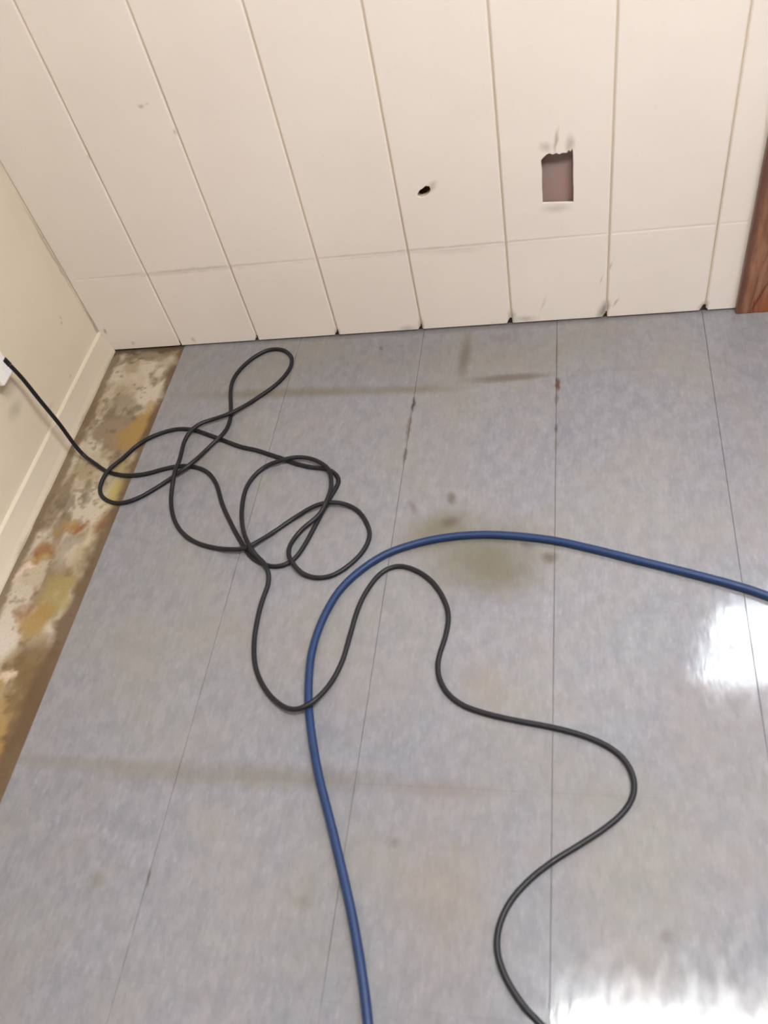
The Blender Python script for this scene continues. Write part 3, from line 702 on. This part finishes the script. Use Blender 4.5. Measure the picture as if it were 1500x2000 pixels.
5440,48,4890,-5489,49,4903,-5537,52,4917,-5585,55,4933,-5632,61,4949,-5679,68,4967,-5725,76,4985,-5770,86,5005,-5814,98,5025,-5858,111,5046,-5902,125,5067,-5945,140,5088,-5988,154,5111,-
6031,169,5133,-6074,183,5157,-6117,196,5181,-6160,207,5205,-6203,216,5231,-6246,223,5257,-6288,227,5284,-6330,228,5312,-6372,228,5341,-6413,225,5370,-6453,219,5401,-6492,210,5433,-
6528,195,5466,-6563,177,5501,-6596,162,5538,-6628,153,5575,-6661,148,5613,-6695,146,5649,-6729,145,5683,-6766,144,5714,-6805,142,5743,-6845,140,5769,-6888,135,5792,-6932,128,5809,-
6978,117,5821,-7025,105,5828,-7072,92,5830,-7121,80,5830,-7170,70,5827,-7219,62,5823,-7269,57,5817,-7318,53,5811,-7368,51,5805,-7417,49,5799,-7467,48,5794,-7517,47,5790,-7567,47,5787,-
7617,47,5785,-7667,47,5784,-7717,47,5784,-7767,47,5785,-7817,47,5786,-7867,47,5788,-7917,47,5790,-7967,47,5792,-8017,47,5795,-8067,47,5799,-8116,47,5803,-8166,47,5807,-8216,47,5812,-
8266,47,5818,-8316,47,5825,-8365,47,5833,-8415,47,5842,-8464,47,5851,-8513,47,5862,-8562,47,5873,-8611,47,5885,-8659,47,5898,-8707,47,5912,-8755,47,5928,-8803,47,5945,-8850,47,5963,-
8896,47,5983,-8942,47,6005,-8987,47,6028,-9032,47,6052,-9076,47,6078,-9119,47,6105,-9161,47,6132,-9202,47,6161,-9243,47,6191,-9283,47,6223,-9322,47,6255,-9360,47,6289,-9397,48,6323,-
9433,49,6359,-9468,50,6396,-9502,53,6434,-9535,57,6472,-9566,62,6512,-9596,70,6552,-9625,79,6592,-9652,90,6633,-9679,102,6674,-9703,116,6716,-9726,130,6760,-9746,144,6805,-9762,158,6852,-
9773,170,6901,-9778,181,6950,-9775,189,6998,-9763,194,7044,-9744,196,7087,-9719,197,7129,-9691,197,7168,-9660,196,7204,-9625,194,7237,-9588,190,7266,-9548,182,7292,-9507,172,7314,-
9464,159,7334,-9420,145,7352,-9376,130,7368,-9331,115,7384,-9286,100,7399,-9240,88,7414,-9193,77,7428,-9146,68,7443,-9099,61,7457,-9051,56,7471,-9003,52,7484,-8955,50,7497,-8907,48,7509,-
8858,47,7519,-8809,47,7529,-8760,47,7537,-8711,47,7544,-8661,47,7550,-8612,47,7555,-8562,47,7560,-8512,47,7564,-8462,47,7569,-8413,47,7574,-8363,47,7578,-8313,47,7583,-8263,47,7588,-
8213,47,7593,-8164,47,7598,-8114,47,7602,-8064,47,7607,-8014,47,7611,-7964,47,7616,-7914,47,7622,-7865,47,7628,-7815,47,7635,-7766,47,7643,-7716,47,7653,-7667,47,7663,-7618,47,7675,-
7570,47,7687,-7521,47,7701,-7473,47,7716,-7425,47,7732,-7378,47,7748,-7331,47,7767,-7284,47,7786,-7238,47,7806,-7192,47,7828,-7147,47,7851,-7103,47,7876,-7059,47,7903,-7017,47,7932,-
6977,47,7964,-6938,47,7999,-6903,47,8037,-6871,47,8079,-6842,47,8123,-6819,47,8169,-6800,47,8217,-6788,47,8267,-6782,47,8317,-6783,47,8366,-6790,47,8415,-6801,47,8463,-6816,47,8509,-
6834,47,8555,-6854,47,8600,-6876,47,8644,-6900,47,8687,-6926,47,8728,-6954,47,8769,-6983,47,8808,-7014,47,8846,-7047,47,8882,-7081,47,8917,-7117,47,8951,-7154,47,8983,-7193,47,9013,-
7232,47,9042,-7273,47,9070,-7315,47,9097,-7357,47,9122,-7400,47,9146,-7444,47,9169,-7489,47,9190,-7534,47,9210,-7580,47,9229,-7626,47,9246,-7673,47,9260,-7721,47,9273,-7769,47,9282,-
7819,47,9289,-7868,47,9294,-7918,47,9296,-7968,47,9295,-8018,47,9293,-8068,47,9290,-8118,47,9285,-8168,47,9279,-8217,47,9273,-8267,47,9265,-8316,47,9256,-8365,47,9246,-8414,47,9235,-
8463,47,9225,-8512,47,9215,-8561,47,9207,-8611,47,9200,-8660,47,9195,-8710,47,9192,-8760,47,9192,-8810,47,9194,-8860,47,9199,-8910,47,9208,-8959,47,9219,-9008,47,9234,-9056,47,9251,-
9102,47,9271,-9148,47,9293,-9193,47,9319,-9236,47,9347,-9278,47,9377,-9317,47,9410,-9355,47,9445,-9391,47,9481,-9425,47,9520,-9457,47,9560,-9487,47,9601,-9515,47,9644,-9541,47,9688,-
9565,47,9733,-9586,47,9780,-9605,47,9827,-9622,47,9874,-9637,47,9922,-9652,47,9970,-9666,47,10018,-9680,47,10066,-9693,47,10115,-9706,47,10163,-9718,47,10212,-9730,47,10261,-9740,47,10310,-
9751,47,10359,-9761,47,10408,-9771,47,10457,-9780,47,10506,-9789,47,10555,-9798,47,10605,-9807,47,10654,-9816,47,10703,-9824,47,10753,-9832,47,10802,-9840,47,10851,-9848,47,10901,-
9856,47,10950,-9865,47,10999,-9874,47,11048,-9883,47,11097,-9893,47,11146,-9904,47,11195,-9915,47,11244,-9926,47,11292,-9937,47,11341,-9950,47,11389,-9962,47,11438,-9976,47,11486,-
9990,47,11533,-10005,47,11581,-10021,47,11628,-10038,47,11674,-10056,47,11721,-10075,47,11767,-10095,47,11812,-10116,47,11856,-10139,47,11900,-10164,47,11942,-10190,47,11983,-
10219,47,12023,-10249,47,12061,-10282,47,12097,-10317,47,12130,-10354,47,12160,-10394,47,12187,-10436,47,12211,-10480,47,12231,-10526,47,12248,-10573,47,12262,-10621,47,12271,-
10670,47,12277,-10720,47,12278,-10770,47,12275,-10820,47,12267,-10869,47,12254,-10918,47,12237,-10965,47,12216,-11010,47,12192,-11054,47,12165,-11096,47,12136,-11137,47,12106,-
11176,47,12073,-11214,47,12038,-11250,47,12003,-11286,47,11966,-11319,47,11928,-11352,47,11890,-11385,47,11851,-11416,47,11812,-11447,47,11772,-11478,47,11732,-11507,47,11691,-
11537,47,11651,-11566,47,11610,-11594,47,11569,-11623,47,11528,-11652,47,11487,-11680,47,11445,-11709,47,11404,-11737,47,11363,-11765,47,11321,-11793,47,11280,-11821,47,11238,-
11849,47,11198,-11878,47,11157,-11907,47,11117,-11937,47,11077,-11967,47,11038,-11998,47,10999,-12030,47,10960,-12062,47,10922,-12094,47,10885,-12127,47,10848,-12161,47,10812,-
12196,47,10777,-12231,47,10743,-12268,47,10709,-12305,47,10676,-12343,47,10644,-12381,47,10614,-12421,47,10584,-12461,47,10556,-12503,47,10530,-12545,47,10506,-12589,47,10483,-
12634,47,10463,-12679,47,10445,-12726,47,10429,-12773,47,10415,-12821,47,10403,-12870,47,10394,-12919,47,10388,-12969,47,10385,-13019,47,10385,-13069,47,10389,-13119,47,10396,-
13168,47,10407,-13217,47,10421,-13265,47,10439,-13312,47,10458,-13358,47,10480,-13403,47,10503,-13447,47,10528,-13490,47,10555,-13532,47,10583,-13574,47,10613,-13614,47,10643,-
13654,47,10674,-13693,47,10707,-13731,47,10741,-13768,47,10775,-13804,47,10812,-13838,47,10849,-13871,47,10888,-13903,47,10927,-13934,47,10966,-13965,47,11006,-13996,47,11045,-
14027,47,11084,-14058,47,11123,-14090,47,11162,-14121,47,11200,-14153,47,11239,-14185,47,11278,-14217,47,11316,-14249,47,11354,-14281,47,11392,-14314,47,11429,-14348,47,11465,-
14383,47,11499,-14419,47,11532,-14457,47,11563,-14496,47,11592,-14536,47,11621,-14577,47,11649,-14619,47,11676,-14661,47,11703,-14703,47,11730,-14745,47]
HOSE=[15663,-8014,70,15572,-7971,70,15482,-7929,70,15391,-7886,70,15301,-7843,70,15210,-7800,70,15120,-7756,70,15031,-7711,70,14942,-7665,70,14853,-7618,70,14764,-7572,70,14675,-
7526,70,14586,-7480,70,14496,-7436,70,14406,-7392,70,14315,-7349,70,14224,-7308,70,14131,-7270,70,14038,-7233,70,13945,-7198,70,13851,-7163,70,13756,-7129,70,13662,-7096,70,13567,-
7063,70,13473,-7030,70,13378,-6996,70,13284,-6964,70,13189,-6931,70,13094,-6899,70,12999,-6867,70,12904,-6835,70,12809,-6804,70,12714,-6772,70,12619,-6740,70,12524,-6708,70,12429,-
6676,70,12334,-6643,70,12240,-6611,70,12145,-6578,70,12050,-6546,70,11955,-6514,70,11860,-6482,70,11765,-6451,70,11669,-6421,70,11574,-6390,70,11478,-6360,70,11383,-6330,70,11287,-
6302,70,11190,-6276,70,11093,-6252,70,10995,-6230,70,10897,-6210,70,10798,-6192,70,10699,-6176,70,10600,-6161,70,10501,-6147,70,10402,-6134,70,10302,-6123,70,10202,-6113,70,10103,-
6104,70,10003,-6097,70,9903,-6092,70,9803,-6089,70,9702,-6090,70,9602,-6094,70,9502,-6099,70,9402,-6107,70,9303,-6117,70,9203,-6129,70,9104,-6143,70,9005,-6160,70,8907,-6179,70,8809,-
6202,70,8713,-6228,70,8617,-6256,70,8521,-6287,70,8427,-6321,70,8334,-6357,70,8241,-6396,70,8150,-6438,70,8062,-6484,70,7976,-6536,70,7894,-6594,70,7815,-6656,70,7739,-6721,70,7665,-
6789,70,7595,-6860,70,7526,-6933,70,7461,-7009,70,7399,-7087,70,7341,-7169,70,7287,-7253,70,7238,-7341,70,7196,-7432,70,7159,-7525,70,7127,-7620,70,7097,-7715,70,7069,-7812,70,7044,-
7909,70,7023,-8006,70,7004,-8105,70,6989,-8204,70,6977,-8303,70,6967,-8403,70,6961,-8503,70,6957,-8603,70,6958,-8703,70,6963,-8803,70,6971,-8903,70,6982,-9003,70,6994,-9102,70,7008,-
9201,70,7023,-9300,70,7040,-9399,70,7059,-9498,70,7080,-9596,70,7103,-9693,70,7128,-9790,70,7155,-9887,70,7182,-9983,70,7211,-10079,70,7241,-10174,70,7272,-10270,70,7304,-10365,70,7337,-
10459,70,7371,-10554,70,7405,-10648,70,7441,-10741,70,7477,-10835,70,7515,-10928,70,7553,-11020,70,7593,-11112,70,7634,-11204,70,7674,-11295,70,7716,-11386,70,7756,-11478,70,7797,-
11570,70,7837,-11661,70,7876,-11753,70,7916,-11846,70,7955,-11938,70,7994,-12030,70,8033,-12122,70,8071,-12215,70,8110,-12307,70,8149,-12400,70,8187,-12492,70,8225,-12585,70,8262,-
12678,70,8299,-12771,70,8334,-12865,70,8369,-12959,70,8403,-13053,70,8436,-13148,70,8469,-13242,70,8501,-13337,70,8533,-13432,70,8564,-13527,70,8595,-13623,70,8625,-13718,70,8654,-
13814,70,8682,-13910,70,8709,-14007,70,8735,-14104,70,8760,-14200,70,8785,-14298,70,8809,-14395,70,8833,-14492,70,8857,-14590,70,8880,-14687,70,8903,-14784,70,8927,-14882,70,8950,-
14979,70,8973,-15077,70,8996,-15174,70]
def sweep(name, pts, r, mat, parent=None, seg=12):
    P = [Vector(p) for p in pts]
    V, F = [], []
    nrm = Vector((0, 0, 1))
    for i, p in enumerate(P):
        t = (P[min(i + 1, len(P) - 1)] - P[max(i - 1, 0)]).normalized()
        nrm = (nrm - t * nrm.dot(t)).normalized(); bi = t.cross(nrm)
        for k in range(seg):
            a = 2 * math.pi * k / seg
            V.append(p + (nrm * math.cos(a) + bi * math.sin(a)) * r)
    for i in range(len(P) - 1):
        for k in range(seg):
            F.append((i * seg + k, i * seg + (k + 1) % seg, (i + 1) * seg + (k + 1) % seg, (i + 1) * seg + k))
    F.append(tuple(range(seg))); F.append(tuple(reversed(range((len(P) - 1) * seg, len(P) * seg))))
    me = bpy.data.meshes.new(name); me.from_pydata(V, [], F); me.shade_smooth()
    return link_obj(name, me, mat, parent)
tri = lambda a: [(a[i] / 1e4, a[i + 1] / 1e4, a[i + 2] / 1e4) for i in range(0, len(a), 3)]

cord_root = bpy.data.objects.new('extension_cord', None); COL.objects.link(cord_root)
tag(cord_root, 'thin black power cord plugged into the left wall and tangled across the tiles', 'cord')
cpts = tri(CORD)
sweep('cable', cpts, 0.0045, M_CORD, cord_root)
# plug at the outlet with its strain relief
PX, PY, PZ = cpts[0]
bm = bmesh.new()
add_box(bm, 0.0072, 0.034, -0.400, -0.352, 0.242, 0.300, 0.003)
plug = bm_obj('plug', bm, M_WHITE, cord_root, False); plug['label'] = 'blocky white plug in the wall outlet'
sweep('strain_relief', [(0.0335, PY, PZ + 0.003), (PX, PY, PZ), cpts[1], cpts[3]], 0.0055, M_CORD, cord_root)

hose = sweep('air_hose', tri(HOSE), 0.0070, M_HOSE, None, 16)
tag(hose, 'thick blue hose curving over the grey floor in front of the black cord', 'hose')

# ------------------------------------------------------------------ outlet
out = bpy.data.objects.new('wall_outlet', None); COL.objects.link(out); out.location = (0, -0.405, 0.2985)
tag(out, 'white wall outlet plate on the left wall with the black cord plugged in', 'outlet')
bm = bmesh.new()
add_box(bm, 0.0003, 0.0058, -0.036, 0.036, -0.0575, 0.0575, 0.0018)
bm_obj('cover_plate', bm, M_WHITE, out)
for dz in (0.020, -0.020):
    bm = bmesh.new(); add_box(bm, 0.0040, 0.0066, -0.0165, 0.0165, dz - 0.014, dz + 0.014, 0.0006)
    soc = bm_obj('socket', bm, M_WHITE, out)
    bm = bmesh.new()
    for dy in (-0.006, 0.006): add_box(bm, 0.0062, 0.0068, dy - 0.001, dy + 0.001, dz - 0.004, dz + 0.005)
    bm_obj('slot', bm, M_SLOT, soc)
bm = bmesh.new()
bmesh.ops.create_cone(bm, cap_ends=True, segments=12, radius1=0.003, radius2=0.0025, depth=0.0016, matrix=Matrix.Translation((0.0062, 0, 0)) @ Matrix.Rotation(math.pi / 2, 4, 'Y'))
bm_obj('screw', bm, M_METAL, out)
